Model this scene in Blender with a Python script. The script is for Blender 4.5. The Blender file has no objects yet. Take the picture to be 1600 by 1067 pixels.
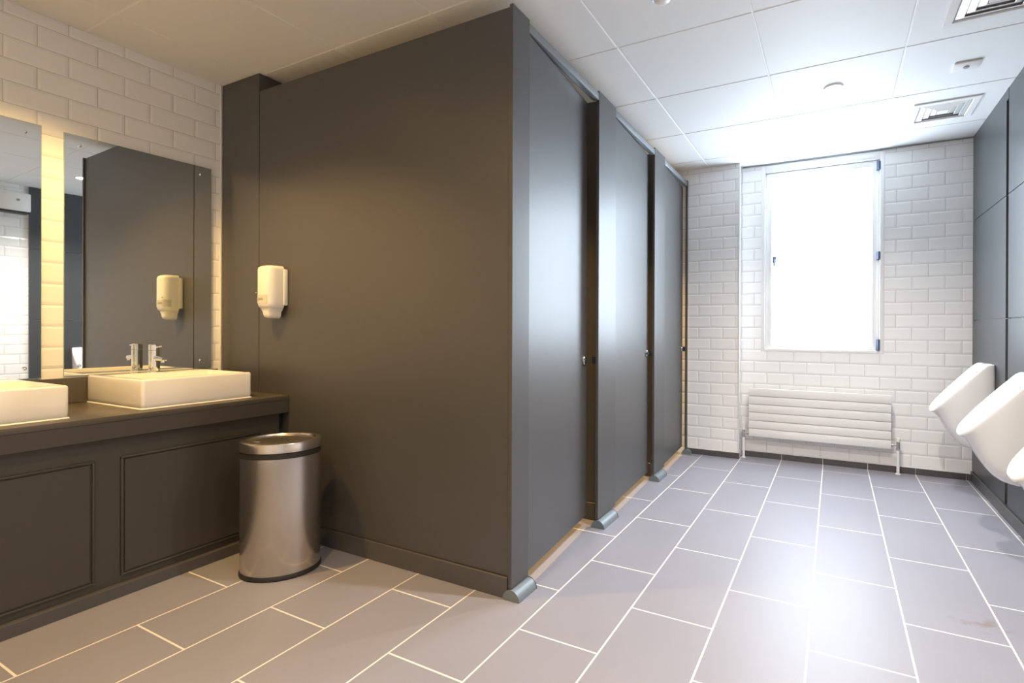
import bpy, bmesh, math, random
from mathutils import Vector, Matrix
PI = math.pi
random.seed(4)
C = bpy.context.scene.collection
scene = bpy.context.scene

# ------------------------------------------------------------------ camera
F, PITCH, YAW, ROLL = 789.6456, -0.001835, -0.460771, 0.003412
CAM = Vector((1.00790, -1.5, 1.07345))
cp, sp = math.cos(PITCH), math.sin(PITCH)
cy, sy = math.cos(YAW), math.sin(YAW)
fw = Vector((sy*cp, cy*cp, sp)); ri0 = Vector((cy, -sy, 0)); up0 = ri0.cross(fw)
ri = ri0*math.cos(ROLL) + up0*math.sin(ROLL)
up = -ri0*math.sin(ROLL) + up0*math.cos(ROLL)
cd = bpy.data.cameras.new('camera'); cam = bpy.data.objects.new('camera', cd); C.objects.link(cam)
m = Matrix((ri, up, -fw)).transposed().to_4x4(); m.translation = CAM
cam.matrix_world = m
cd.sensor_width = 36.0; cd.lens = 36.0*F/1600.0
cd.shift_x = -111.638/1600.0; cd.shift_y = -17.898/1600.0
cd.clip_start = 0.05; cd.clip_end = 60
scene.camera = cam

# ------------------------------------------------------------------ world, exposure
w = bpy.data.worlds.new('world'); scene.world = w; w.use_nodes = True
w.node_tree.nodes['Background'].inputs[0].default_value = (0.78, 0.88, 1.0, 1)
w.node_tree.nodes['Background'].inputs[1].default_value = 1.5
scene.view_settings.view_transform = 'Standard'; scene.view_settings.look = 'None'
scene.view_settings.gamma = 1.0; scene.view_settings.use_curve_mapping = False
scene.view_settings.exposure = 0.58
WINDOW_POWER = 12.5           # frosted pane, daylight behind it
COOL_W, WARM_W, CUB_W = 114.0, 90.0, 150.0

# ------------------------------------------------------------------ materials
def newmat(name):
    mt = bpy.data.materials.new(name); mt.use_nodes = True
    return mt, mt.node_tree, mt.node_tree.nodes['Principled BSDF']
def mat(name, col, rough=0.5, metal=0.0, noise=0.0, nscale=30.0, bump=0.0, spec=0.5, coat=0.0):
    mt, nt, b = newmat(name)
    b.inputs['Roughness'].default_value = rough; b.inputs['Metallic'].default_value = metal
    b.inputs['Specular IOR Level'].default_value = spec; b.inputs['Coat Weight'].default_value = coat
    tc = nt.nodes.new('ShaderNodeTexCoord')
    n = nt.nodes.new('ShaderNodeTexNoise'); n.inputs['Scale'].default_value = nscale; n.inputs['Detail'].default_value = 4
    nt.links.new(tc.outputs['Object'], n.inputs['Vector'])
    mx = nt.nodes.new('ShaderNodeMix'); mx.data_type = 'RGBA'
    mx.inputs[6].default_value = tuple(c*(1-noise) for c in col)+(1,)
    mx.inputs[7].default_value = tuple(min(1, c*(1+noise)) for c in col)+(1,)
    nt.links.new(n.outputs['Fac'], mx.inputs[0]); nt.links.new(mx.outputs[2], b.inputs['Base Color'])
    if bump:
        bp = nt.nodes.new('ShaderNodeBump'); bp.inputs['Strength'].default_value = bump; bp.inputs['Distance'].default_value = 0.001
        nt.links.new(n.outputs['Fac'], bp.inputs['Height']); nt.links.new(bp.outputs[0], b.inputs['Normal'])
    return mt
def math_node(nt, op, a, b=None, c=None):
    n = nt.nodes.new('ShaderNodeMath'); n.operation = op
    for i, v in enumerate((a, b, c)):
        if v is None: continue
        if isinstance(v, (int, float)): n.inputs[i].default_value = v
        else: nt.links.new(v, n.inputs[i])
    return n.outputs[0]
BW, BH = 0.2045, 0.0947
def brick_mat(name, axis, u0, z0):
    """white bevelled metro tiles; joints of even courses at u0 + k*BW, course lines at z0 - k*BH"""
    mt, nt, b = newmat(name)
    geo = nt.nodes.new('ShaderNodeTexCoord'); sep = nt.nodes.new('ShaderNodeSeparateXYZ')
    nt.links.new(geo.outputs['Object'], sep.inputs[0])
    U = sep.outputs['X' if axis == 'x' else 'Y']; Z = sep.outputs['Z']
    v = math_node(nt, 'DIVIDE', math_node(nt, 'SUBTRACT', z0+100*BH, Z), BH)
    row = math_node(nt, 'FLOOR', v); par = math_node(nt, 'MODULO', row, 2.0)
    u = math_node(nt, 'DIVIDE', math_node(nt, 'SUBTRACT', U, u0-200*BW), BW)
    u = math_node(nt, 'ADD', u, math_node(nt, 'MULTIPLY', par, 0.5))
    fu = math_node(nt, 'FRACT', u); fv = math_node(nt, 'FRACT', v)
    du = math_node(nt, 'MULTIPLY', math_node(nt, 'MINIMUM', fu, math_node(nt, 'SUBTRACT', 1.0, fu)), BW)
    dv = math_node(nt, 'MULTIPLY', math_node(nt, 'MINIMUM', fv, math_node(nt, 'SUBTRACT', 1.0, fv)), BH)
    d = math_node(nt, 'MINIMUM', du, dv)
    g = 0.0011
    rise = nt.nodes.new('ShaderNodeMapRange'); rise.inputs[1].default_value = g; rise.inputs[2].default_value = 0.0125
    nt.links.new(d, rise.inputs[0])
    gm = nt.nodes.new('ShaderNodeMapRange'); gm.inputs[1].default_value = g*0.7; gm.inputs[2].default_value = g*1.5
    nt.links.new(d, gm.inputs[0])
    # slight tone change from tile to tile
    cmb = nt.nodes.new('ShaderNodeCombineXYZ'); nt.links.new(math_node(nt, 'FLOOR', u), cmb.inputs[0]); nt.links.new(row, cmb.inputs[1])
    wn = nt.nodes.new('ShaderNodeTexWhiteNoise'); wn.noise_dimensions = '2D'; nt.links.new(cmb.outputs[0], wn.inputs['Vector'])
    tone = nt.nodes.new('ShaderNodeMix'); tone.data_type = 'RGBA'
    tone.inputs[6].default_value = (0.87, 0.865, 0.86, 1); tone.inputs[7].default_value = (0.905, 0.90, 0.895, 1)
    nt.links.new(wn.outputs['Value'], tone.inputs[0])
    mx = nt.nodes.new('ShaderNodeMix'); mx.data_type = 'RGBA'
    mx.inputs[6].default_value = (0.50, 0.485, 0.47, 1)
    nt.links.new(gm.outputs[0], mx.inputs[0]); nt.links.new(tone.outputs[2], mx.inputs[7])
    nt.links.new(mx.outputs[2], b.inputs['Base Color'])
    bp = nt.nodes.new('ShaderNodeBump'); bp.inputs['Strength'].default_value = 0.55; bp.inputs['Distance'].default_value = 0.004
    nt.links.new(rise.outputs[0], bp.inputs['Height']); nt.links.new(bp.outputs[0], b.inputs['Normal'])
    rr = nt.nodes.new('ShaderNodeMapRange'); rr.inputs[3].default_value = 0.6; rr.inputs[4].default_value = 0.16
    nt.links.new(gm.outputs[0], rr.inputs[0]); nt.links.new(rr.outputs[0], b.inputs['Roughness'])
    return mt
def floor_mat():
    mt, nt, b = newmat('floor_porcelain')
    tc = nt.nodes.new('ShaderNodeTexCoord')
    n = nt.nodes.new('ShaderNodeTexNoise'); n.inputs['Scale'].default_value = 3.5; n.inputs['Detail'].default_value = 8
    nt.links.new(tc.outputs['Object'], n.inputs['Vector'])
    n2 = nt.nodes.new('ShaderNodeTexNoise'); n2.inputs['Scale'].default_value = 160; n2.inputs['Detail'].default_value = 3
    nt.links.new(tc.outputs['Object'], n2.inputs['Vector'])
    a = nt.nodes.new('ShaderNodeMix'); a.data_type = 'RGBA'
    a.inputs[6].default_value = (0.250, 0.246, 0.284, 1); a.inputs[7].default_value = (0.290, 0.284, 0.324, 1)
    nt.links.new(n.outputs['Fac'], a.inputs[0])
    # brown smear on the tile in front of the urinals
    mp = nt.nodes.new('ShaderNodeMapping'); mp.inputs['Location'].default_value = (-1.485, -0.80, 0)
    nt.links.new(tc.outputs['Object'], mp.inputs['Vector'])
    mp2 = nt.nodes.new('ShaderNodeMapping'); mp2.vector_type = 'POINT'; mp2.inputs['Scale'].default_value = (8.5, 12, 1)
    mp2.inputs['Rotation'].default_value = (0, 0, 0.5)
    nt.links.new(mp.outputs[0], mp2.inputs['Vector'])
    ln = nt.nodes.new('ShaderNodeVectorMath'); ln.operation = 'LENGTH'; nt.links.new(mp2.outputs[0], ln.inputs[0])
    fall = nt.nodes.new('ShaderNodeMapRange'); fall.inputs[1].default_value = 0.3; fall.inputs[2].default_value = 1.0
    fall.inputs[3].default_value = 1; fall.inputs[4].default_value = 0; nt.links.new(ln.outputs['Value'], fall.inputs[0])
    n3 = nt.nodes.new('ShaderNodeTexNoise'); n3.inputs['Scale'].default_value = 22; n3.inputs['Detail'].default_value = 5
    nt.links.new(tc.outputs['Object'], n3.inputs['Vector'])
    th = nt.nodes.new('ShaderNodeMapRange'); th.inputs[1].default_value = 0.50; th.inputs[2].default_value = 0.66
    nt.links.new(n3.outputs['Fac'], th.inputs[0])
    st = math_node(nt, 'MULTIPLY', math_node(nt, 'MULTIPLY', fall.outputs[0], th.outputs[0]), 0.6)
    s = nt.nodes.new('ShaderNodeMix'); s.data_type = 'RGBA'; s.inputs[7].default_value = (0.20, 0.12, 0.075, 1)
    nt.links.new(st, s.inputs[0]); nt.links.new(a.outputs[2], s.inputs[6]); nt.links.new(s.outputs[2], b.inputs['Base Color'])
    r = nt.nodes.new('ShaderNodeMapRange'); r.inputs[3].default_value = 0.40; r.inputs[4].default_value = 0.50
    nt.links.new(n.outputs['Fac'], r.inputs[0]); nt.links.new(r.outputs[0], b.inputs['Roughness'])
    bp = nt.nodes.new('ShaderNodeBump'); bp.inputs['Strength'].default_value = 0.12; bp.inputs['Distance'].default_value = 0.0006
    nt.links.new(n2.outputs['Fac'], bp.inputs['Height']); nt.links.new(bp.outputs[0], b.inputs['Normal'])
    return mt
def brushed_mat():
    mt, nt, b = newmat('brushed_steel')
    b.inputs['Metallic'].default_value = 1; b.inputs['Base Color'].default_value = (0.62, 0.58, 0.54, 1)
    b.inputs['Roughness'].default_value = 0.27; b.inputs['Anisotropic'].default_value = 0.55
    b.inputs['Anisotropic'].default_value = 0.85; b.inputs['Roughness'].default_value = 0.24
    tg = nt.nodes.new('ShaderNodeTangent'); tg.direction_type = 'RADIAL'; tg.axis = 'Z'; nt.links.new(tg.outputs[0], b.inputs['Tangent'])
    tc = nt.nodes.new('ShaderNodeTexCoord'); n = nt.nodes.new('ShaderNodeTexNoise'); n.inputs['Scale'].default_value = 60
    nt.links.new(tc.outputs['Object'], n.inputs['Vector'])
    r = nt.nodes.new('ShaderNodeMapRange'); r.inputs[3].default_value = 0.19; r.inputs[4].default_value = 0.23
    nt.links.new(n.outputs['Fac'], r.inputs[0]); nt.links.new(r.outputs[0], b.inputs['Roughness'])
    return mt
def emit_mat(name, col, strength, base=(0.9, 0.9, 0.9)):
    mt, nt, b = newmat(name)
    b.inputs['Base Color'].default_value = base+(1,); b.inputs['Emission Color'].default_value = col+(1,)
    b.inputs['Emission Strength'].default_value = strength; b.inputs['Roughness'].default_value = 0.4
    return mt
COOL = (0.80, 0.90, 1.0); NEUT = (1.0, 0.93, 0.86); WARM = (1.0, 0.62, 0.21)
M = dict(
    lam=mat('dark_laminate', (0.066, 0.063, 0.062), 0.41, noise=0.03, nscale=60, bump=0.06, spec=0.8),
    lam_edge=mat('laminate_edge', (0.10, 0.095, 0.09), 0.45, noise=0.03),
    cladding=mat('wall_cladding', (0.062, 0.066, 0.070), 0.36, noise=0.03, nscale=50, bump=0.05),
    solid=mat('worktop_laminate', (0.095, 0.083, 0.068), 0.28, noise=0.05, nscale=150),
    cab=mat('vanity_laminate', (0.062, 0.054, 0.044), 0.42, noise=0.03),
    alu=mat('satin_aluminium', (0.30, 0.32, 0.335), 0.38, 0.6, noise=0.03),
    foot=mat('grey_foot_metal', (0.20, 0.23, 0.25), 0.45, 0.3, noise=0.03),
    black=mat('black_plastic', (0.02, 0.02, 0.02), 0.4, noise=0.1),
    shadow=mat('joint_shade_black', (0.015, 0.015, 0.016), 0.8, noise=0.1),  # black that paints the shade inside narrow gaps
    ceramic=mat('white_ceramic', (0.86, 0.85, 0.83), 0.10, noise=0.01, coat=0.5),
    plastic=mat('white_plastic', (0.83, 0.82, 0.79), 0.28, noise=0.01),
    plastic2=mat('clear_grey_plastic', (0.60, 0.58, 0.54), 0.2, noise=0.1, nscale=20),
    grey=mat('grey_print', (0.33, 0.33, 0.33), 0.5, noise=0.05),
    throat=mat('vent_throat', (0.38, 0.38, 0.39), 0.6, noise=0.05),
    bluemark=mat('blue_mark', (0.03, 0.07, 0.25), 0.4, noise=0.05),
    chrome=mat('chrome', (0.86, 0.86, 0.86), 0.06, 1.0, noise=0.01),
    steel=brushed_mat(),
    rim=mat('rim_steel', (0.66, 0.62, 0.58), 0.24, 1.0, noise=0.02),
    lid=mat('lid_dark_steel', (0.13, 0.12, 0.105), 0.22, 0.5, noise=0.05),
    rubber=mat('black_rubber', (0.022, 0.021, 0.02), 0.5, noise=0.1),
    paint=mat('white_enamel', (0.82, 0.81, 0.79), 0.30, noise=0.01),
    ceil=mat('ceiling_tile_metal', (0.82, 0.82, 0.815), 0.6, noise=0.01, nscale=12, spec=0.25),
    ceil_back=mat('ceiling_grid', (0.88, 0.88, 0.87), 0.7, noise=0.02),  # whiter than the tiles, painting the light their bevelled edges catch
    grout=mat('floor_grout', (0.78, 0.72, 0.66), 0.8, noise=0.05, nscale=80),
    skirt=mat('skirting_porcelain', (0.085, 0.08, 0.08), 0.36, noise=0.08, nscale=8),
    trimw=mat('white_trim', (0.85, 0.85, 0.84), 0.35, noise=0.01),
    hinge=mat('hinge_grey_blue', (0.11, 0.15, 0.24), 0.45, noise=0.05),
    mirror=mat('mirror_silver', (0.84, 0.87, 0.85), 0.015, 1.0, noise=0.002),
    glassedge=mat('glass_edge', (0.25, 0.42, 0.36), 0.15, noise=0.02),
    valve=mat('valve_nickel', (0.55, 0.53, 0.50), 0.25, 0.9, noise=0.05),
    floor=floor_mat(),
    pane=emit_mat('frosted_pane', (0.72, 0.86, 1.0), WINDOW_POWER),
    lamp_cool=emit_mat('lamp_neutral', NEUT, 30.0),
    lamp_warm=emit_mat('lamp_warm', WARM, 18.0),
    brick_left=brick_mat('metro_tiles_left', 'y', -0.5768, 2.4046),
    brick_back=brick_mat('metro_tiles_back', 'x', 1.423, 1.7549),
    brick_bump=brick_mat('metro_tiles_pier', 'x', 0.062, 1.7549),
    brick_other=brick_mat('metro_tiles_other', 'y', 0.30, 1.7549),
    brick_front=brick_mat('metro_tiles_front', 'x', 0.10, 1.7549),
)

# ------------------------------------------------------------------ mesh helpers
def add_box(bm, x0, x1, y0, y1, z0, z1, bev=0.0, seg=2, mtx=None):
    b = bmesh.new()
    r = bmesh.ops.create_cube(b, size=1.0)
    for v in b.verts:
        v.co = Vector(((x0+x1)/2+v.co.x*(x1-x0), (y0+y1)/2+v.co.y*(y1-y0), (z0+z1)/2+v.co.z*(z1-z0)))
    if bev: bmesh.ops.bevel(b, geom=list(b.edges), offset=bev, segments=seg, profile=0.5, affect='EDGES', clamp_overlap=True)
    if mtx: bmesh.ops.transform(b, matrix=mtx, verts=b.verts)
    tmp = bpy.data.meshes.new('t'); b.to_mesh(tmp); b.free(); bm.from_mesh(tmp); bpy.data.meshes.remove(tmp)
    return bm
def bx(*a, **k): return add_box(bmesh.new(), *a, **k)
def add_loft(bm, rings, cap0=True, cap1=True, closed=True):
    vs = [[bm.verts.new(p) for p in r] for r in rings]
    n = len(rings[0])
    for a, b in zip(vs, vs[1:]):
        for i in range(n if closed else n-1):
            j = (i+1) % n
            try: bm.faces.new((a[i], a[j], b[j], b[i]))
            except ValueError: pass
    if cap0: bm.faces.new(list(reversed(vs[0])))
    if cap1: bm.faces.new(vs[-1])
    bmesh.ops.recalc_face_normals(bm, faces=bm.faces)
    return vs
def circle(c, r, axis='z', n=32, ry=None):
    ry = r if ry is None else ry; out = []
    for i in range(n):
        t = 2*PI*i/n; a, b = r*math.cos(t), ry*math.sin(t)
        if axis == 'z': out.append((c[0]+a, c[1]+b, c[2]))
        elif axis == 'x': out.append((c[0], c[1]+a, c[2]+b))
        else: out.append((c[0]+a, c[1], c[2]+b))
    return out
def add_cyl(bm, c, r, h, axis='z', n=32, ch=0.0, r2=None):
    """axis-aligned, from c along +axis by h, optional chamfer"""
    r2 = r if r2 is None else r2
    d = {'x': Vector((1, 0, 0)), 'y': Vector((0, 1, 0)), 'z': Vector((0, 0, 1))}[axis]; c = Vector(c)
    pts = [(0, r-ch), (ch, r), (h-ch, r2), (h, r2-ch)] if ch else [(0, r), (h, r2)]
    add_loft(bm, [circle(c+d*t, q, axis, n) for t, q in pts]); return bm
def add_tube(bm, path, r, n=12, caps=True):
    path = [Vector(p) for p in path]; rings = []
    for i, p in enumerate(path):
        t = (path[min(i+1, len(path)-1)]-path[max(i-1, 0)]).normalized()
        a = t.cross(Vector((0, 0, 1)));
        if a.length < 1e-3: a = Vector((1, 0, 0))
        a.normalize(); b = t.cross(a).normalized()
        rr = r[i] if isinstance(r, (list, tuple)) else r
        rings.append([p+a*rr*math.cos(2*PI*k/n)+b*rr*math.sin(2*PI*k/n) for k in range(n)])
    add_loft(bm, rings, caps, caps); return bm
def obj(name, bm, m_, parent=None, smooth=True, angle=35):
    me = bpy.data.meshes.new(name)
    bmesh.ops.recalc_face_normals(bm, faces=bm.faces)
    if smooth:
        for f in bm.faces: f.smooth = True
        for e in bm.edges:
            e.smooth = not (len(e.link_faces) == 2 and e.calc_face_angle(0) > math.radians(angle))
    bm.to_mesh(me); bm.free()
    o = bpy.data.objects.new(name, me); C.objects.link(o); me.materials.append(M[m_] if isinstance(m_, str) else m_)
    if parent:
        o.parent = parent; o.matrix_parent_inverse = Matrix.Identity(4)
        bp = Vector((0, 0, 0)); q = parent
        while q: bp += q.location; q = q.parent
        o.location = (0, 0, 0)
        me.transform(Matrix.Translation(-bp))
    return o
def thing(name, label, cat, loc=(0, 0, 0), group=None):
    o = bpy.data.objects.new(name, None); C.objects.link(o); o.location = loc; o.empty_display_size = 0.1
    o['label'] = label; o['category'] = cat
    if group: o['group'] = group
    return o
def tag(o, label, cat, group=None):
    o['label'] = label; o['category'] = cat
    if group: o['group'] = group
    return o
def struct(name, bm, m_, parent=None, **k):
    o = obj(name, bm, m_, parent, **k)
    if not parent: o['kind'] = 'structure'
    return o
def dup(root, loc, label=None, group=None):
    r = root.copy(); C.objects.link(r); r.location = loc
    if label: r['label'] = label
    if group: r['group'] = group
    for ch in list(root.children):
        c = ch.copy(); C.objects.link(c); c.parent = r
        for g in list(ch.children):
            d = g.copy(); C.objects.link(d); d.parent = c
    return r

# ------------------------------------------------------------------ room
XL, XR, YB, YF, H = -2.139, 1.905, 2.969, -2.45, 2.456
XP = 0.292                      # tiled pier left of the window
WX0, WX1, WZ0, WZ1 = 0.455, 1.347, 0.892, 2.446
# floor: grout bed and porcelain tiles, half bond along Y
bm = bmesh.new(); TW, TL, g = 0.31038, 0.603, 0.0032
offs = {-7: -.29, -6: .02, -5: -.281, -4: -.582, -3: -.293, -2: .015, -1: -.289, 0: .017, 1: .329, 2: .636, 3: .355, 4: .681, 5: .978, 6: 1.27}
for k, o0 in offs.items():
    x0, x1 = max(TW*k+g, XL), min(TW*(k+1)-g, XR)
    for n in range(-7, 8):
        y0, y1 = max(o0+TL*n+g, YF), min(o0+TL*(n+1)-g, YB)
        if y1 > y0 and x1 > x0:
            add_box(bm, x0, x1, y0, y1, -0.012, 0.0)
add_fl = struct('floor', bm, 'floor', smooth=False)
gb = struct('floor_grout', bx(XL-0.1, XR+0.1, YF-0.1, YB+0.25, -0.06, -0.00015), 'grout', smooth=False); gb['kind'] = 'structure'
# walls
struct('wall_left', bx(XL-0.12, XL, YF-0.12, YB+0.12, -0.05, H+0.08), 'brick_left', smooth=False)
bm = bmesh.new()
add_box(bm, XL, WX0, YB, YB+0.16, -0.05, H+0.08); add_box(bm, WX1, XR+0.12, YB, YB+0.16, -0.05, H+0.08)
add_box(bm, WX0, WX1, YB, YB+0.16, -0.05, WZ0); add_box(bm, WX0, WX1, YB, YB+0.16, WZ1, H+0.08)
struct('wall_back', bm, 'brick_back', smooth=False)
struct('wall_pier', bx(-0.5, XP, 2.84, YB, 0.0, H), 'brick_bump', smooth=False)
struct('wall_right', bx(XR, XR+0.12, YF-0.12, YB+0.16, -0.05, H+0.08), 'brick_other', smooth=False)
struct('wall_front', bx(XL, XR, YF-0.12, YF, -0.05, H+0.08), 'brick_front', smooth=False)
# dark cladding on the right wall
CL = XR-0.014
bm = bmesh.new()
add_box(bm, CL, XR, 2.188, YB-0.002, 0.075, H-0.001, bev=0.001, seg=1)
cl = thing('wall_cladding_board', 'dark grey wall board in the far right corner behind the farthest urinal', 'wall panel', (XR, 2.5, 0), 'dark boards cladding the urinal wall')
for z0, z1 in ((0.075, 1.141), (1.145, 1.848), (1.852, H-0.001)):
    obj('board', bx(CL, XR-0.0005, 2.188, YB-0.004, z0, z1, bev=0.0012, seg=1), 'cladding', cl)
bm.free()
cl2 = thing('wall_cladding_board', 'dark grey wall board on the right wall behind the two nearer urinals', 'wall panel', (XR, 1.2, 0), 'dark boards cladding the urinal wall')
for z0, z1 in ((0.075, 1.141), (1.145, 1.848), (1.852, H-0.001)):
    obj('board', bx(CL, XR-0.0005, 0.36, 2.142, z0, z1, bev=0.0012, seg=1), 'cladding', cl2)
struct('trim_groove_shade', bx(XR-0.004, XR-0.0003, 2.142, 2.188, 0.075, H-0.04), 'shadow', smooth=False)  # black strip paints the shade at the bottom of the board groove
bm = bmesh.new(); add_box(bm, CL-0.001, XR-0.0003, 2.143, 2.187, H-0.062, H-0.001); struct('trim_2', bm, 'cladding', smooth=False)
# skirtings
struct('baseboard_right', bx(XR-0.024, XR-0.0005, YF+0.01, YB-0.013, 0.0005, 0.072, bev=0.002, seg=1), 'skirt')
bm = bmesh.new()
for xa, xb_ in ((XP+0.012, 0.62), (0.6245, 0.927), (0.9315, 1.24), (1.2445, 1.55), (1.5545, 1.857), (1.8615, XR-0.025)):
    add_box(bm, xa, xb_, YB-0.010, YB-0.0005, 0.0005, 0.046)
struct('baseboard_back', bm, 'skirt', smooth=False)
struct('baseboard_pier', bx(-0.14, XP+0.010, 2.831, 2.8395, 0.0005, 0.046), 'skirt', smooth=False)
struct('trim_3', bx(XP, XP+0.012, 2.832, 2.845, 0.047, H-0.001, bev=0.003), 'trimw')
bm = bmesh.new(); add_box(bm, -0.14, XP, 2.834, 2.8395, 0.047, 0.053); struct('trim_4', bm, 'trimw')
struct('trim_5', bx(XP+0.013, XR-0.026, YB-0.006, YB-0.0005, 0.047, 0.053), 'trimw')
struct('trim_6', bx(XL+0.0005, XL+0.009, 0.160, 0.1695, 0.73, H-0.001, bev=0.003), 'trimw')
# ceiling: lay-in metal tiles with fine joints
bm = bmesh.new(); SX, SY = 0.6326, 0.6099
for i in range(-1, 7):
    for jj in range(-5, 6):
        x0, x1 = max(-1.8477+SX*i+.003, XL), min(-1.8477+SX*(i+1)-.003, XR)
        y0, y1 = max(0.1894+SY*jj+.003, YF), min(0.1894+SY*(jj+1)-.003, YB)
        if x1-x0 > 0.02 and y1-y0 > 0.02:
            add_box(bm, x0, x1, y0, y1, H, H+0.02, bev=0.003, seg=1)
struct('ceiling', bm, 'ceil', angle=15)
struct('ceiling_grid', bx(XL-0.12, XR+0.12, YF-0.12, YB+0.16, H+0.003, H+0.09), 'ceil_back', smooth=False)
bpy.data.objects['ceiling_grid']['kind'] = 'structure'
struct('trim_shadow_line', bx(XP+0.013, XR-0.016, YB-0.012, YB-0.0005, H-0.009, H-0.001), 'alu')  # grey strip stands in for the shadow line between wall and ceiling

# ------------------------------------------------------------------ window
bm = bmesh.new(); e = 0.0008
fy0, fy1 = YB-0.004, YB+0.07
add_box(bm, WX0, WX0+0.032, fy0, fy1, WZ0, WZ1, bev=0.004); add_box(bm, WX1-0.032, WX1, fy0, fy1, WZ0, WZ1, bev=0.004)
add_box(bm, WX0, WX1, fy0+e, fy1, WZ0, WZ0+0.026, bev=0.004); add_box(bm, WX0, WX1, fy0+e, fy1, WZ1-0.062, WZ1, bev=0.004)
win = struct('window_1', bm, 'trimw')
bm = bmesh.new(); sx0, sx1, sz0, sz1, st = WX0+0.033, WX1-0.033, WZ0+0.027, WZ1-0.063, 0.048
sy0, sy1 = YB+0.020, YB+0.062
add_box(bm, sx0, sx0+st, sy0, sy1, sz0, sz1, bev=0.006); add_box(bm, sx1-st, sx1, sy0, sy1, sz0, sz1, bev=0.006)
add_box(bm, sx0, sx1, sy0+e, sy1, sz0, sz0+0.03, bev=0.006); add_box(bm, sx0, sx1, sy0+e, sy1, sz1-st, sz1, bev=0.006)
sash = obj('window_sash', bm, 'trimw', win)
pane = obj('window_pane', bx(sx0+st-0.005, sx1-st+0.005, sy0+0.018, sy0+0.026, sz0+0.025, sz1-st+0.005), 'pane', win, smooth=False)
for z0, z1 in ((2.300, 2.368), (1.612, 1.676), (0.915, 1.003)):
    bm = bmesh.new(); add_box(bm, 1.294, 1.322, YB-0.006, YB+0.022, z0, z1, bev=0.004)
    add_cyl(bm, (1.308, YB-0.008, z0+0.004), 0.008, z1-z0-0.008, 'z', 12)
    obj('window_hinge', bm, 'hinge', win)
bm = bmesh.new(); add_box(bm, 0.543, 0.573, YB+0.008, YB+0.022, 1.628, 1.684, bev=0.005); add_box(bm, 0.551, 0.565, YB-0.012, YB+0.010, 1.60, 1.662, bev=0.005)
obj('window_handle', bm, 'hinge', win)

# ------------------------------------------------------------------ cubicles
YP, XC, TOP = 0.17, -0.13, 2.358
# full-height boxed pilaster in the corner with the mirror wall
bm = bmesh.new(); add_box(bm, XL+0.0135, -1.787, YP, 0.315, 0.087, H-0.002, bev=0.0015, seg=1)
fil = obj('corner_infill_column', bm, 'lam'); tag(fil, 'full-height dark boxed column between mirror wall and large cubicle side panel', 'column')
ep = thing('cubicle_side_panel', 'large dark brown-grey side panel closing the near end of the cubicle row', 'panel', (-0.95, YP, 0))
obj('panel', bx(-1.781, -0.147, YP, YP+0.019, 0.087, TOP-0.004, bev=0.0012, seg=1), 'lam', ep)
struct('baseboard_cubicle', bx(-1.56, -0.152, YP-0.009, YP+0.012, 0.0005, 0.085, bev=0.0015, seg=1), 'skirt')

def half_round(x, y0, y1, r=0.042, sx=1.0):
    bm = bmesh.new(); n = 20
    rings = [[(x+r*sx*math.cos(PI*i/n), y, 0.0006+r*1.05*math.sin(PI*i/n)) for i in range(n+1)] for y in (y0, y1)]
    add_loft(bm, rings); return bm
pil_info = [(0.160, 0.282, 'first dark grey cubicle pilaster, at the corner with the large side panel'),
            (0.975, 1.212, 'dark grey cubicle pilaster between the first and second cubicle doors'),
            (1.920, 2.158, 'dark grey cubicle pilaster between the second and third cubicle doors'),
            (2.800, 2.829, 'narrow dark cubicle pilaster against the white tiled pier')]
for i, (y0, y1, lab) in enumerate(pil_info):
    p = thing('cubicle_pilaster', lab, 'pilaster', (XC, (y0+y1)/2, 0), 'pilasters of the cubicle row')
    obj('post', bx(XC-0.017, XC, y0, y1, 0.045, TOP, bev=0.0015, seg=1), 'lam', p)
    fa, fb = (y0+0.004, y1-0.002) if i < 3 else (2.790, 2.828)
    fb = {0: 0.283, 1: 1.165, 2: 2.10, 3: 2.828}[i]
    ft = obj('foot', half_round(XC+0.0, fa-0.008, fb, 0.040), 'foot', p)
    cap = bmesh.new(); n = 20
    rings = [[(XC+0.0408*math.cos(PI*k/n), y, 0.0004+0.0432*math.sin(PI*k/n)) for k in range(n+1)] for y in (fb, fb+0.003)]
    add_loft(cap, rings); obj('foot_cap', cap, 'black', ft)
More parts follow.
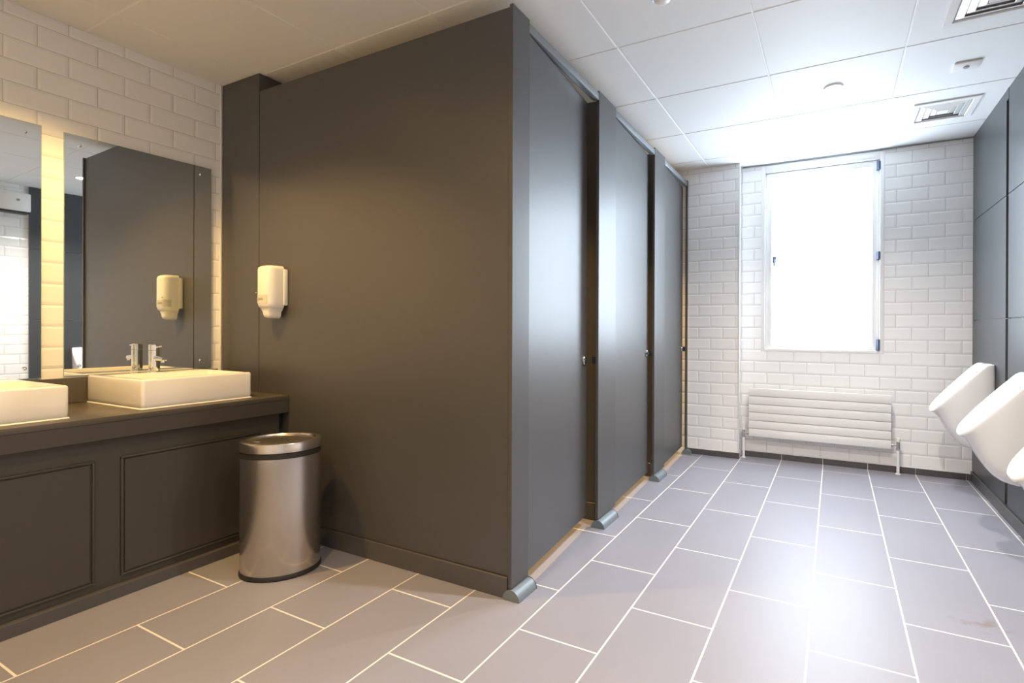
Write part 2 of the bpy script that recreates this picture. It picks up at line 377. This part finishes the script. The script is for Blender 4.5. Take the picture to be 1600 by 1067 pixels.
# doors: hinged on the near pilaster, falling slightly inward
door_info = [(0.286, 0.682, 5.2, 'first cubicle door, nearest, dark grey and slightly ajar inward'),
             (1.216, 0.690, 3.2, 'second, middle cubicle door with a bright round indicator lock'),
             (2.162, 0.628, 3.0, 'third cubicle door, the farthest, beside the white tiled pier')]
for y0, L, ang, lab in door_info:
    d = thing('cubicle_door', lab, 'door', (XC-0.004, y0, 0), 'cubicle doors')
    leaf = obj('door_leaf', bx(XC-0.017, XC-0.004, y0, y0+L, 0.062, 2.30, bev=0.0015, seg=1), 'lam', d)
    bm = bmesh.new(); add_cyl(bm, (XC-0.0045, y0+L-0.045, 0.905), 0.023, 0.012, 'x', 32, ch=0.003)
    lk = obj('indicator_lock', bm, 'chrome', d)
    bm = bmesh.new(); add_cyl(bm, (XC+0.0065, y0+L-0.045, 0.905), 0.012, 0.003, 'x', 24); obj('lock_slot', bm, 'black', lk)
    bm = bmesh.new(); add_cyl(bm, (XC-0.040, y0+L-0.045, 0.905), 0.018, 0.0235, 'x', 24, ch=0.003); obj('thumb_turn', bm, 'black', d)
    for z in (0.35, 1.2, 2.05):
        bm = bmesh.new(); add_cyl(bm, (XC-0.024, y0-0.001, z-0.04), 0.006, 0.08, 'z', 14); add_box(bm, XC-0.022, XC-0.0172, y0+0.001, y0+0.035, z-0.03, z+0.03, bev=0.001, seg=1)
        obj('hinge', bm, 'alu', d)
    d.rotation_euler = (0, 0, math.radians(ang))
    bm = bmesh.new(); add_box(bm, XC-0.017-0.024, XC-0.0172, y0+L+0.0115, y0+L+0.028, 0.885, 0.925, bev=0.002)
    kp = obj('lock_keep', bm, 'black'); 
    # the keep is screwed to the next pilaster
    pil = [o for o in C.objects if o.name.startswith('cubicle_pilaster')]
    pil = sorted(pil, key=lambda o: o.location.y)[1+[q[0] for q in door_info].index(y0)]
    kp.parent = pil; kp.location = -pil.location
# head rails, one per bay
for (a, b, lab) in ((0.2835, 0.9735, 'grey aluminium head rail above the first cubicle door'), (1.2135, 1.9185, 'grey aluminium head rail above the second cubicle door'),
                    (2.1595, 2.7985, 'grey aluminium head rail above the third cubicle door')):
    bm = bmesh.new(); add_box(bm, XC-0.034, XC-0.001, a, b, 2.306, 2.345, bev=0.002)
    tag(obj('head_rail', bm, 'alu'), lab, 'rail', 'head rails of the cubicle row')
# partitions and the wall behind the toilets
for y, lab in ((1.083, 'dark partition panel between the first and second cubicles, seen edge-on past the first door'), (2.035, 'dark partition panel between the second and third cubicles, seen edge-on past the second door')):
    p = thing('cubicle_partition', lab, 'panel', (-0.95, y, 0), 'partitions of the cubicle row')
    obj('panel', bx(-1.70, XC-0.0185, y-0.0095, y+0.0095, 0.10, TOP-0.004, bev=0.0012, seg=1), 'lam', p)
    obj('skirting', bx(-1.70, XC-0.06, y-0.019, y+0.019, 0.0005, 0.098, bev=0.0015, seg=1), 'skirt', p)
struct('wall_duct', bx(-1.78, -1.705, 0.3155, YB-0.001, 0.0, H-0.001), 'brick_left', smooth=False)  # unseen wall, tiled white to bounce lamp light inside the cubicles

# ------------------------------------------------------------------ ceiling fixtures
def downlight(x, y, z, kind, watts, col, lab, spot=True, angle=135, blend=0.8):
    t = thing('downlight', lab, 'ceiling light', (x, y, z), 'recessed ceiling downlights')
    bm = bmesh.new()
    add_loft(bm, [circle((x, y, z-0.0005), 0.052), circle((x, y, z-0.006), 0.052), circle((x, y, z-0.009), 0.048), circle((x, y, z-0.009), 0.043), circle((x, y, z-0.0008), 0.041)], False, False)
    obj('bezel', bm, 'paint', t)
    bm = bmesh.new(); add_cyl(bm, (x, y, z-0.0055), 0.041, 0.003, 'z', 32); obj('diffuser', bm, kind, t, smooth=False)
    ld = bpy.data.lights.new('lamp', 'SPOT'); ld.energy = watts; ld.color = col; ld.shadow_soft_size = 0.035
    ld.spot_size = math.radians(angle); ld.spot_blend = blend
    lo = bpy.data.objects.new('lamp', ld); C.objects.link(lo); lo.parent = t; lo.location = (0, 0, -0.02)
    return t
downlight(0.999, 1.714, H, 'lamp_cool', COOL_W*0.65, NEUT, 'lit round downlight in the ceiling in front of the window')
downlight(0.999, 0.494, H, 'lamp_cool', COOL_W, NEUT, 'lit round downlight above the aisle, seen only in the mirror')
downlight(0.999, -0.726, H, 'lamp_cool', COOL_W*0.3, NEUT, 'round downlight above the aisle near the camera, out of the picture', angle=150)
downlight(-1.42, -0.73, H, 'lamp_warm', WARM_W, WARM, 'warm round downlight above the wash basins', angle=124, blend=0.5)
downlight(-0.26, -1.34, H, 'lamp_warm', WARM_W*0.6, WARM, 'warm round fill downlight added behind the camera, out of the picture', angle=165, blend=0.5)  # unseen lamp added as warm fill for the basin side
for y, n in ((0.66, 'first'), (1.56, 'second'), (2.42, 'third')):
    downlight(-0.90, y, H, 'lamp_warm', CUB_W, WARM, 'warm downlight in the ceiling over the %s cubicle' % n, angle=95)

def vent(x, y, lab):
    t = thing('ceiling_vent', lab, 'vent', (x, y, H), 'square four-way ceiling vents')
    S = 0.172; z = H
    def ring(r0, r1, z0, z1):
        bm = bmesh.new(); q = lambda r, zz: [(x-r, y-r, zz), (x+r, y-r, zz), (x+r, y+r, zz), (x-r, y+r, zz)]
        add_loft(bm, [q(r0, z0), q(r1, z1), q(r1-0.002, z1+0.0015), q(r0-0.002, z0+0.0015), q(r0, z0)], False, False); return bm
    bm = bmesh.new(); q = lambda r, zz: [(x-r, y-r, zz), (x+r, y-r, zz), (x+r, y+r, zz), (x-r, y+r, zz)]
    add_loft(bm, [q(S, z-0.0006), q(S-0.003, z-0.009), q(S-0.035, z-0.009), q(S-0.038, z-0.0006)], False, False)
    obj('vent_frame', bm, 'paint', t, angle=20)
    obj('vent_throat', bx(x-S+0.037, x+S-0.037, y-S+0.037, y+S-0.037, z-0.0012, z-0.0004), 'throat', t, smooth=False)
    for r in (0.128, 0.095, 0.062):
        obj('louvre', ring(r, r-0.027, z-0.0015, z-0.011), 'paint', t, angle=20)
    bm = bmesh.new(); add_box(bm, x-0.030, x+0.030, y-0.030, y+0.030, z-0.0110, z-0.008, bev=0.001, seg=1); obj('centre_plate', bm, 'paint', t)
    return t
vent(1.612, 2.350, 'square white ceiling vent nearer the window wall')
vent(1.612, 1.125, 'square white ceiling vent at the top right corner of the picture')
t = thing('presence_sensor', 'small rectangular white sensor plate on the ceiling between the two vents', 'sensor', (1.618, 1.745, H))
obj('plate', bx(1.560, 1.676, 1.695, 1.795, H-0.010, H-0.0006, bev=0.003), 'paint', t)
bm = bmesh.new(); add_cyl(bm, (1.618, 1.745, H-0.015), 0.014, 0.0055, 'z', 20, ch=0.002); obj('lens', bm, 'grey', t)
t = thing('smoke_detector', 'round white detector with a chrome edge at the top edge of the picture', 'detector', (0.366, 0.512, H))
bm = bmesh.new(); add_loft(bm, [circle((0.366, 0.512, H-0.0006), 0.050), circle((0.366, 0.512, H-0.010), 0.050), circle((0.366, 0.512, H-0.014), 0.044)], False, True); obj('base', bm, 'chrome', t)
bm = bmesh.new(); add_loft(bm, [circle((0.366, 0.512, H-0.0142), 0.036), circle((0.366, 0.512, H-0.024), 0.034), circle((0.366, 0.512, H-0.033), 0.024), circle((0.366, 0.512, H-0.036), 0.010)]); obj('dome', bm, 'plastic', t)

# ------------------------------------------------------------------ radiator
RX0, RX1, RY, RZ0, RZ1 = 0.372, 1.390, 2.880, 0.187, 0.590
t = thing('radiator', 'white flat radiator of six horizontal bars on the tiled wall under the window', 'radiator', ((RX0+RX1)/2, 2.92, 0))
hh = (RZ1-RZ0)/6
for i in range(6):
    obj('bar', bx(RX0, RX1, RY, RY+0.012, RZ0+hh*i+0.0018, RZ0+hh*(i+1)-0.0018, bev=0.0035, seg=2), 'paint', t)
bm = bmesh.new(); add_box(bm, RX0+0.004, RX1-0.004, RY+0.0122, RY+0.030, RZ0+0.004, RZ1-0.003, bev=0.004)
for k in range(12):
    xx = RX0+0.05+k*(RX1-RX0-0.1)/11
    add_box(bm, xx-0.02, xx+0.02, RY+0.030, RY+0.062, RZ0+0.02, RZ1-0.02)
obj('convector', bm, 'paint', t)
bm = bmesh.new()
bm.free()
for xx in (RX0+0.18, RX1-0.18): obj('bracket', bx(xx-0.015, xx+0.015, RY+0.062, YB-0.0005, RZ0+0.05, RZ1-0.05), 'paint', t)
for side, xv, zv in ((-1, 0.328, 0.213), (1, 1.436, 0.222)):
    v = thing('radiator_valve', ('nickel radiator valve with upright white cap at the left end of the radiator' if side < 0 else 'radiator valve with white cap at the right end of the radiator'), 'valve', (xv, 2.905, 0))
    bm = bmesh.new(); add_cyl(bm, (xv, 2.905, zv-0.035), 0.012, 0.055, 'z', 20, ch=0.003)
    xe = RX0-0.0005 if side < 0 else RX1+0.0005
    a, b = sorted((xv, xe)); add_cyl(bm, (a, 2.905, zv-0.005), 0.008, b-a, 'x', 18)
    add_cyl(bm, ((xe-0.015 if side < 0 else xe), 2.905, zv-0.005), 0.013, 0.015, 'x', 6)
    add_cyl(bm, (xv, 2.905, zv-0.040), 0.014, 0.012, 'z', 6)
    obj('valve_body', bm, 'valve', v)
    bm = bmesh.new(); add_cyl(bm, (xv, 2.905, zv+0.020), 0.0145, 0.030, 'z', 24, ch=0.003)
    if side < 0: add_cyl(bm, (xv, 2.905, zv+0.050), 0.0115, 0.034, 'z', 24, ch=0.003)
    obj('cap', bm, 'plastic', v)
    bm = bmesh.new(); add_cyl(bm, (xv, 2.905, 0.0), 0.0105, zv-0.0405, 'z', 20); obj('pipe', bm, 'trimw', v)
    bm = bmesh.new(); add_cyl(bm, (xv, 2.905, 0.0004), 0.019, 0.006, 'z', 24, ch=0.002); obj('pipe_collar', bm, 'trimw', v)

# ------------------------------------------------------------------ urinals
def urinal_mesh(yc):
    """flat-backed bowl on the wall with a steeply slanted capsule-shaped rim"""
    bm = bmesh.new(); N = 60; ZT, SL, PT = 0.556, 1.12, -0.335
    def loop(xf, xb, hw, zf, pw=2.7):
        """xf front, xb back (from the wall), zf: z of a point given its x"""
        out = []; xc, hx = (xf+xb)/2, (xb-xf)/2
        for i in range(N):
            t = 2*PI*i/N; c_, s_ = math.cos(t), math.sin(t)
            x = xc+math.copysign(abs(c_)**(2/pw), c_)*hx
            y = math.copysign(abs(s_)**(2/pw), s_)*hw*(1+0.10*(x-xf)/(xb-xf))
            out.append((XR+min(x, -0.0145), yc+y, zf(x)))
        return out
    plane = lambda d: (lambda x: min(ZT+SL*(x-PT), 0.868)-d)
    low = lambda zb, f, d: (lambda x: zb+(min(ZT+SL*(x-PT), 0.868)-d-zb)*f)
    outer = [loop(-0.095, 0.03, 0.045, lambda x: 0.322), loop(-0.130, 0.03, 0.070, lambda x: 0.326), loop(-0.176, 0.03, 0.090, low(0.338, 0.0, 0)),
             loop(-0.222, 0.03, 0.107, low(0.372, 0.04, 0)), loop(-0.262, 0.03, 0.121, low(0.425, 0.14, 0)), loop(-0.297, 0.03, 0.130, low(0.485, 0.34, 0)),
             loop(-0.322, 0.03, 0.135, low(0.53, 0.66, 0.02)), loop(-0.334, 0.025, 0.137, low(0.53, 1.0, 0.020)), loop(-0.335, 0.020, 0.136, plane(0.007)),
             loop(-0.333, 0.012, 0.134, plane(0.001))]
    inner = [loop(-0.329, -0.060, 0.128, plane(-0.001)), loop(-0.322, -0.072, 0.121, plane(0.003)), loop(-0.317, -0.076, 0.117, plane(0.018)),
             loop(-0.285, -0.074, 0.108, plane(0.085)), loop(-0.240, -0.074, 0.092, lambda x: 0.46+0.35*(x+0.24)), loop(-0.190, -0.090, 0.055, lambda x: 0.41), loop(-0.150, -0.11, 0.02, lambda x: 0.40)]
    add_loft(bm, outer+inner, True, True)
    return bm
URY = [2.50, 1.655, 0.80]
labs = ['farthest white urinal, nearest the back corner', 'middle white urinal on the right wall, in front of the farthest one', 'nearest white urinal, only its rim tip showing at the right edge of the picture']
u0 = thing('urinal', labs[0], 'urinal', (XR, URY[0], 0), 'urinals on the right wall')
bowl = obj('bowl', urinal_mesh(URY[0]), 'ceramic', u0, angle=60)
sm = bowl.modifiers.new('sub', 'SUBSURF'); sm.levels = 1; sm.render_levels = 1
bm = bmesh.new()
mt_ = Matrix.Translation(Vector((XR-0.082, URY[0], 0.800)))
add_box(bm, -0.003, 0.003, -0.022, 0.022, -0.016, 0.016, bev=0.002, mtx=mt_ @ Matrix.Rotation(math.radians(12), 4, 'Y')); obj('flush_spreader', bm, 'chrome', u0)
bm = bmesh.new(); add_cyl(bm, (XR-0.130, URY[0], 0.4015), 0.018, 0.004, 'z', 24, ch=0.001); obj('drain_grate', bm, 'chrome', u0)
bm = bmesh.new(); add_box(bm, XR-0.0275, XR-0.0235, URY[0]-0.012, URY[0]+0.012, 0.834, 0.848, bev=0.001, seg=1); 
bm.free()
for y, l in zip(URY[1:], labs[1:]): dup(u0, (XR, y, 0), l)

# white box high on the tiled part of the right wall (seen in the left mirror)
t = thing('wall_unit', 'white box high on the tiled right wall, seen only in the left mirror', 'wall unit', (XR, 0.24, 2.17))
obj('housing', bx(XR-0.13, XR-0.0005, 0.11, 0.345, 2.185, 2.36, bev=0.008), 'plastic', t)
obj('shadow_strip', bx(XR-0.125, XR-0.0005, 0.115, 0.340, 2.170, 2.1845, bev=0.002), 'black', t)  # black strip paints the shadow line under the box
bm = bmesh.new(); add_cyl(bm, (XR-0.134, 0.26, 2.29), 0.012, 0.004, 'x', 16); obj('indicator', bm, 'grey', t)

# ------------------------------------------------------------------ vanity
CX, CT, CB = -1.524, 0.726, 0.638
t = thing('vanity_counter', 'dark brown-grey counter with deep front apron carrying the two wash basins', 'counter', (-1.83, -0.9, 0))
obj('worktop', bx(XL+0.0005, CX, -2.05, YP-0.002, CT-0.022, CT, bev=0.0015, seg=2), 'solid', t)
obj('apron', bx(CX-0.018, CX-0.0005, -2.05, YP-0.002, CB, CT-0.0225, bev=0.001, seg=1), 'cab', t)
obj('upstand', bx(XL+0.0005, XL+0.0185, -2.05, YP-0.024, CT+0.0005, 0.842, bev=0.0015, seg=1), 'solid', t)
t = thing('vanity_cabinet', 'dark panelled cabinet front under the wash basin counter', 'cabinet', (-1.58, -0.9, 0))
FX = -1.562
obj('fascia', bx(FX-0.018, FX, -2.05, 0.140, 0.03, CB-0.0005), 'cab', t, smooth=False)
for y1, y0 in ((0.05, -0.508), (-0.588, -1.17), (-1.25, -1.83)):
    # framed, slightly recessed field: beading around a flat board
    bm = bmesh.new()
    for a in ((y0, y1, 0.548, 0.556), (y0, y1, 0.076, 0.084)): add_box(bm, FX+0.0002, FX+0.009, a[0], a[1], a[2], a[3], bev=0.002)
    for a in ((y0, y0+0.008), (y1-0.008, y1)): add_box(bm, FX+0.0002, FX+0.009, a[0], a[1], 0.0845, 0.5475, bev=0.002)
    f = obj('door_panel', bx(FX+0.0002, FX+0.005, y0+0.013, y1-0.013, 0.089, 0.543, bev=0.0015, seg=1), 'cab', t)
    obj('beading', bm, 'cab', f)
obj('plinth', bx(FX-0.010, -1.532, -2.05, YP-0.0125, 0.0005, 0.048, bev=0.001, seg=1), 'skirt', t)
obj('end_gap_shade', bx(FX-0.06, FX-0.022, 0.141, YP-0.002, 0.05, CB-0.0005), 'shadow', t, smooth=False)  # black box paints the shade in the gap beside the fascia

def rrect(cx, cy_, hx, hy, r, z, n=6):
    out = []
    for qx, qy, a0 in ((1, 1, 0), (-1, 1, 90), (-1, -1, 180), (1, -1, 270)):
        for i in range(n+1):
            a = math.radians(a0+90*i/n); out.append((cx+qx*(hx-r)+r*math.cos(a), cy_+qy*(hy-r)+r*math.sin(a), z))
    return out
BX0, BX1, BZ = XL+0.0215, -1.612, 0.852
def basin(yc, lab):
    t = thing('wash_basin', lab, 'basin', ((BX0+BX1)/2, yc, CT), 'rectangular countertop basins')
    xc, hx, hy = (BX0+BX1)/2, (BX1-BX0)/2, 0.225
    fx, fhx = BX1-0.020-0.155, 0.155           # bowl hollow towards the front, tap deck at the back
    bm = bmesh.new(); zb = CT+0.0005
    rings = [rrect(xc, yc, hx-0.004, hy-0.004, 0.010, zb), rrect(xc, yc, hx-0.001, hy-0.001, 0.012, zb+0.004), rrect(xc, yc, hx, hy, 0.012, zb+0.02), rrect(xc, yc, hx, hy, 0.012, BZ-0.008),
             rrect(xc, yc, hx-0.0015, hy-0.0015, 0.012, BZ-0.003), rrect(xc, yc, hx-0.006, hy-0.006, 0.012, BZ),
             rrect(fx, yc, fhx, hy-0.018, 0.018, BZ), rrect(fx, yc, fhx-0.004, hy-0.022, 0.018, BZ-0.005), rrect(fx, yc, fhx-0.018, hy-0.036, 0.028, BZ-0.085), rrect(fx, yc, fhx-0.040, hy-0.060, 0.03, BZ-0.098), rrect(fx, yc, 0.022, 0.022, 0.021, BZ-0.103)]
    add_loft(bm, rings); obj('basin_body', bm, 'ceramic', t, angle=50)
    bm = bmesh.new(); add_cyl(bm, (fx, yc, BZ-0.1025), 0.022, 0.004, 'z', 28, ch=0.001); obj('waste_plug', bm, 'chrome', t)
    # silicone bead around the foot
    bm = bmesh.new(); add_loft(bm, [rrect(xc, yc, hx+0.004, hy+0.004, 0.014, CT+0.0003), rrect(xc, yc, hx+0.0006, hy+0.0006, 0.0125, CT+0.005)], False, False); obj('silicone_bead', bm, 'trimw', t)
    return t
basin(-0.192, 'white rectangular wash basin on the counter, the one nearer the soap dispenser')
basin(-0.868, 'white rectangular wash basin cut off by the left edge of the picture')
def tap(yc, lab):
    x0 = -2.035; t = thing('tap', lab, 'tap', (x0, yc, BZ), 'chrome basin mixer taps')
    r = 0.0225
    bm = bmesh.new(); add_loft(bm, [circle((x0, yc, BZ+0.0004), 0.027), circle((x0, yc, BZ+0.004), 0.027), circle((x0, yc, BZ+0.007), r), circle((x0, yc, BZ+0.108), r)]); obj('tap_body', bm, 'chrome', t)
    bm = bmesh.new(); add_loft(bm, [circle((x0, yc, BZ+0.110), r), circle((x0, yc, BZ+0.136), r), circle((x0, yc, BZ+0.139), r-0.003)]); k = obj('lever_cap', bm, 'chrome', t)
    bm = bmesh.new(); add_tube(bm, [(x0+0.015, yc, BZ+0.124), (x0+0.045, yc, BZ+0.127), (x0+0.078, yc, BZ+0.131)], [0.005, 0.0045, 0.004], 14); obj('lever', bm, 'chrome', k)
    bm = bmesh.new(); add_tube(bm, [(x0+0.010, yc, BZ+0.070), (x0+0.070, yc, BZ+0.068), (x0+0.098, yc, BZ+0.066)], [0.012, 0.0115, 0.011], 20)
    add_cyl(bm, (x0+0.088, yc, BZ+0.050), 0.010, 0.012, 'z', 18); obj('spout', bm, 'chrome', t)
tap(-0.192, 'chrome cylindrical mixer tap on the basin nearer the soap dispenser')
tap(-0.868, 'chrome cylindrical mixer tap on the basin at the left edge')

# mirrors with four screws each
def mirror(y0, y1, z0, z1, lab, rot):
    yc = (y0+y1)/2; t = thing('wall_mirror', lab, 'mirror', (XL+0.013, yc, z0), 'frameless mirrors above the basins')
    obj('mirror_glass', bx(XL+0.0080, XL+0.0130, y0, y1, z0, z1), 'glassedge', t, smooth=False)
    obj('mirror_silvering', bx(XL+0.0131, XL+0.0136, y0+0.0012, y1-0.0012, z0+0.0012, z1-0.0012), 'mirror', t, smooth=False)
    for yy in (y0+0.052, y1-0.052):
        for zz in (z0+0.045, z1-0.045):
            bm = bmesh.new(); add_loft(bm, [circle((XL+0.0138, yy, zz), 0.0075, 'x', 16), circle((XL+0.0165, yy, zz), 0.0070, 'x', 16), circle((XL+0.019, yy, zz), 0.004, 'x', 16)]); obj('screw_cap', bm, 'chrome', t)
    t.rotation_euler = (0, 0, math.radians(rot))
mirror(-0.492, 0.108, 0.850, 1.961, 'frameless wall mirror above the basin nearer the soap dispenser', -1.2)
mirror(-1.168, -0.568, 0.850, 1.961, 'frameless wall mirror cut off by the left edge of the picture', -1.2)

# ------------------------------------------------------------------ soap dispenser on the side panel
DX, DZ0, DZ1 = -1.596, 1.12, 1.392
t = thing('soap_dispenser', 'white soap dispenser mounted on the dark side panel above the counter end', 'dispenser', (DX, YP, DZ0))
obj('back_plate', bx(DX-0.060, DX+0.062, YP-0.024, YP, 1.190, 1.378, bev=0.006), 'plastic', t)
def dsec(z, w_, d_, n=20, y0=YP-0.020, a0=0.0, a1=PI):
    out = []
    for i in range(n+1):
        a = a0+(a1-a0)*i/n; c_, s_ = math.cos(a), math.sin(a); p_ = 0.5
        out.append((DX-math.copysign(abs(c_)**p_, c_)*w_, y0-abs(s_)**p_*d_, z))
    return out
bm = bmesh.new()
add_loft(bm, [dsec(1.1755, 0.052, 0.066), dsec(1.182, 0.056, 0.075), dsec(1.20, 0.058, 0.080), dsec(1.372, 0.058, 0.080), dsec(1.384, 0.056, 0.076), dsec(1.392, 0.048, 0.064)])
obj('cover', bm, 'plastic', t, angle=50)
bm = bmesh.new()
add_loft(bm, [dsec(1.124, 0.020, 0.040), dsec(1.130, 0.030, 0.056), dsec(1.142, 0.034, 0.060), dsec(1.156, 0.036, 0.062), dsec(1.166, 0.046, 0.064), dsec(1.175, 0.051, 0.066)])
obj('push_lever', bm, 'plastic', t, angle=60)
bm = bmesh.new(); add_loft(bm, [dsec(1.200, 0.0588, 0.0810, a0=0.25, a1=PI*0.66), dsec(1.242, 0.0588, 0.0810, a0=0.25, a1=PI*0.66)])
obj('level_window', bm, 'plastic2', t, angle=60)
bm = bmesh.new(); add_box(bm, DX-0.034, DX+0.014, YP-0.1020, YP-0.1011, 1.216, 1.227); obj('window_print', bm, 'grey', t, smooth=False)
bm = bmesh.new(); add_box(bm, DX-0.050, DX-0.038, YP-0.1016, YP-0.0995, 1.252, 1.257); obj('cover_mark', bm, 'grey', t, smooth=False)

# ------------------------------------------------------------------ waste bin
BC, BA, BB, BP, BHt = Vector((-1.207, -0.076, 0)), 0.163, 0.138, 0.59, 0.582
def brg(z, s=1.0, off=0.0, n=64, c=(0, 0)):
    out = []
    for i in range(n):
        a = 2*PI*i/n; X, Y = (BA*s+off)*math.cos(a), (BB*s+off)*math.sin(a)
        out.append((BC.x+X*math.cos(BP)-Y*math.sin(BP)+c[0], BC.y+X*math.sin(BP)+Y*math.cos(BP)+c[1], z))
    return out
t = thing('waste_bin', 'oval brushed steel waste bin standing on the floor beside the counter', 'bin', (BC.x, BC.y, 0))
bm = bmesh.new(); add_loft(bm, [brg(0.022, 1, -0.004), brg(0.516, 1, -0.004)]); obj('bin_body', bm, 'steel', t)
bm = bmesh.new(); add_loft(bm, [brg(0.0004, 1, -0.004), brg(0.005, 1, 0.0), brg(0.016, 1, 0.0), brg(0.0215, 1, -0.003)]); obj('base_ring', bm, 'rubber', t)
bm = bmesh.new(); add_loft(bm, [brg(0.5165, 1, -0.006), brg(0.519, 1, -0.002), brg(0.538, 1, -0.002), brg(0.540, 1, -0.006)]); obj('lid_seal', bm, 'rubber', t)
bm = bmesh.new(); add_loft(bm, [brg(0.5405, 1, -0.002), brg(0.542, 1, 0.0), brg(0.574, 1, 0.0), brg(0.580, 1, -0.003), brg(0.582, 1, -0.008), brg(0.5815, 1, -0.022), brg(0.572, 1, -0.027)], True, False); obj('lid_rim', bm, 'rim', t)
bm = bmesh.new(); add_loft(bm, [brg(0.565, 1, -0.029), brg(0.5735, 1, -0.029), brg(0.576, 1, -0.034), brg(0.577, 0.6, -0.02)]); fl = obj('lid_flap', bm, 'lid', t)
bm = bmesh.new(); add_box(bm, -0.026, 0.026, -0.008, 0.008, 0, 0.004, bev=0.002, mtx=Matrix.Translation((BC.x-0.040, BC.y-0.085, 0.5765)) @ Matrix.Rotation(0.2, 4, 'Z')); obj('push_mark', bm, 'rim', fl)
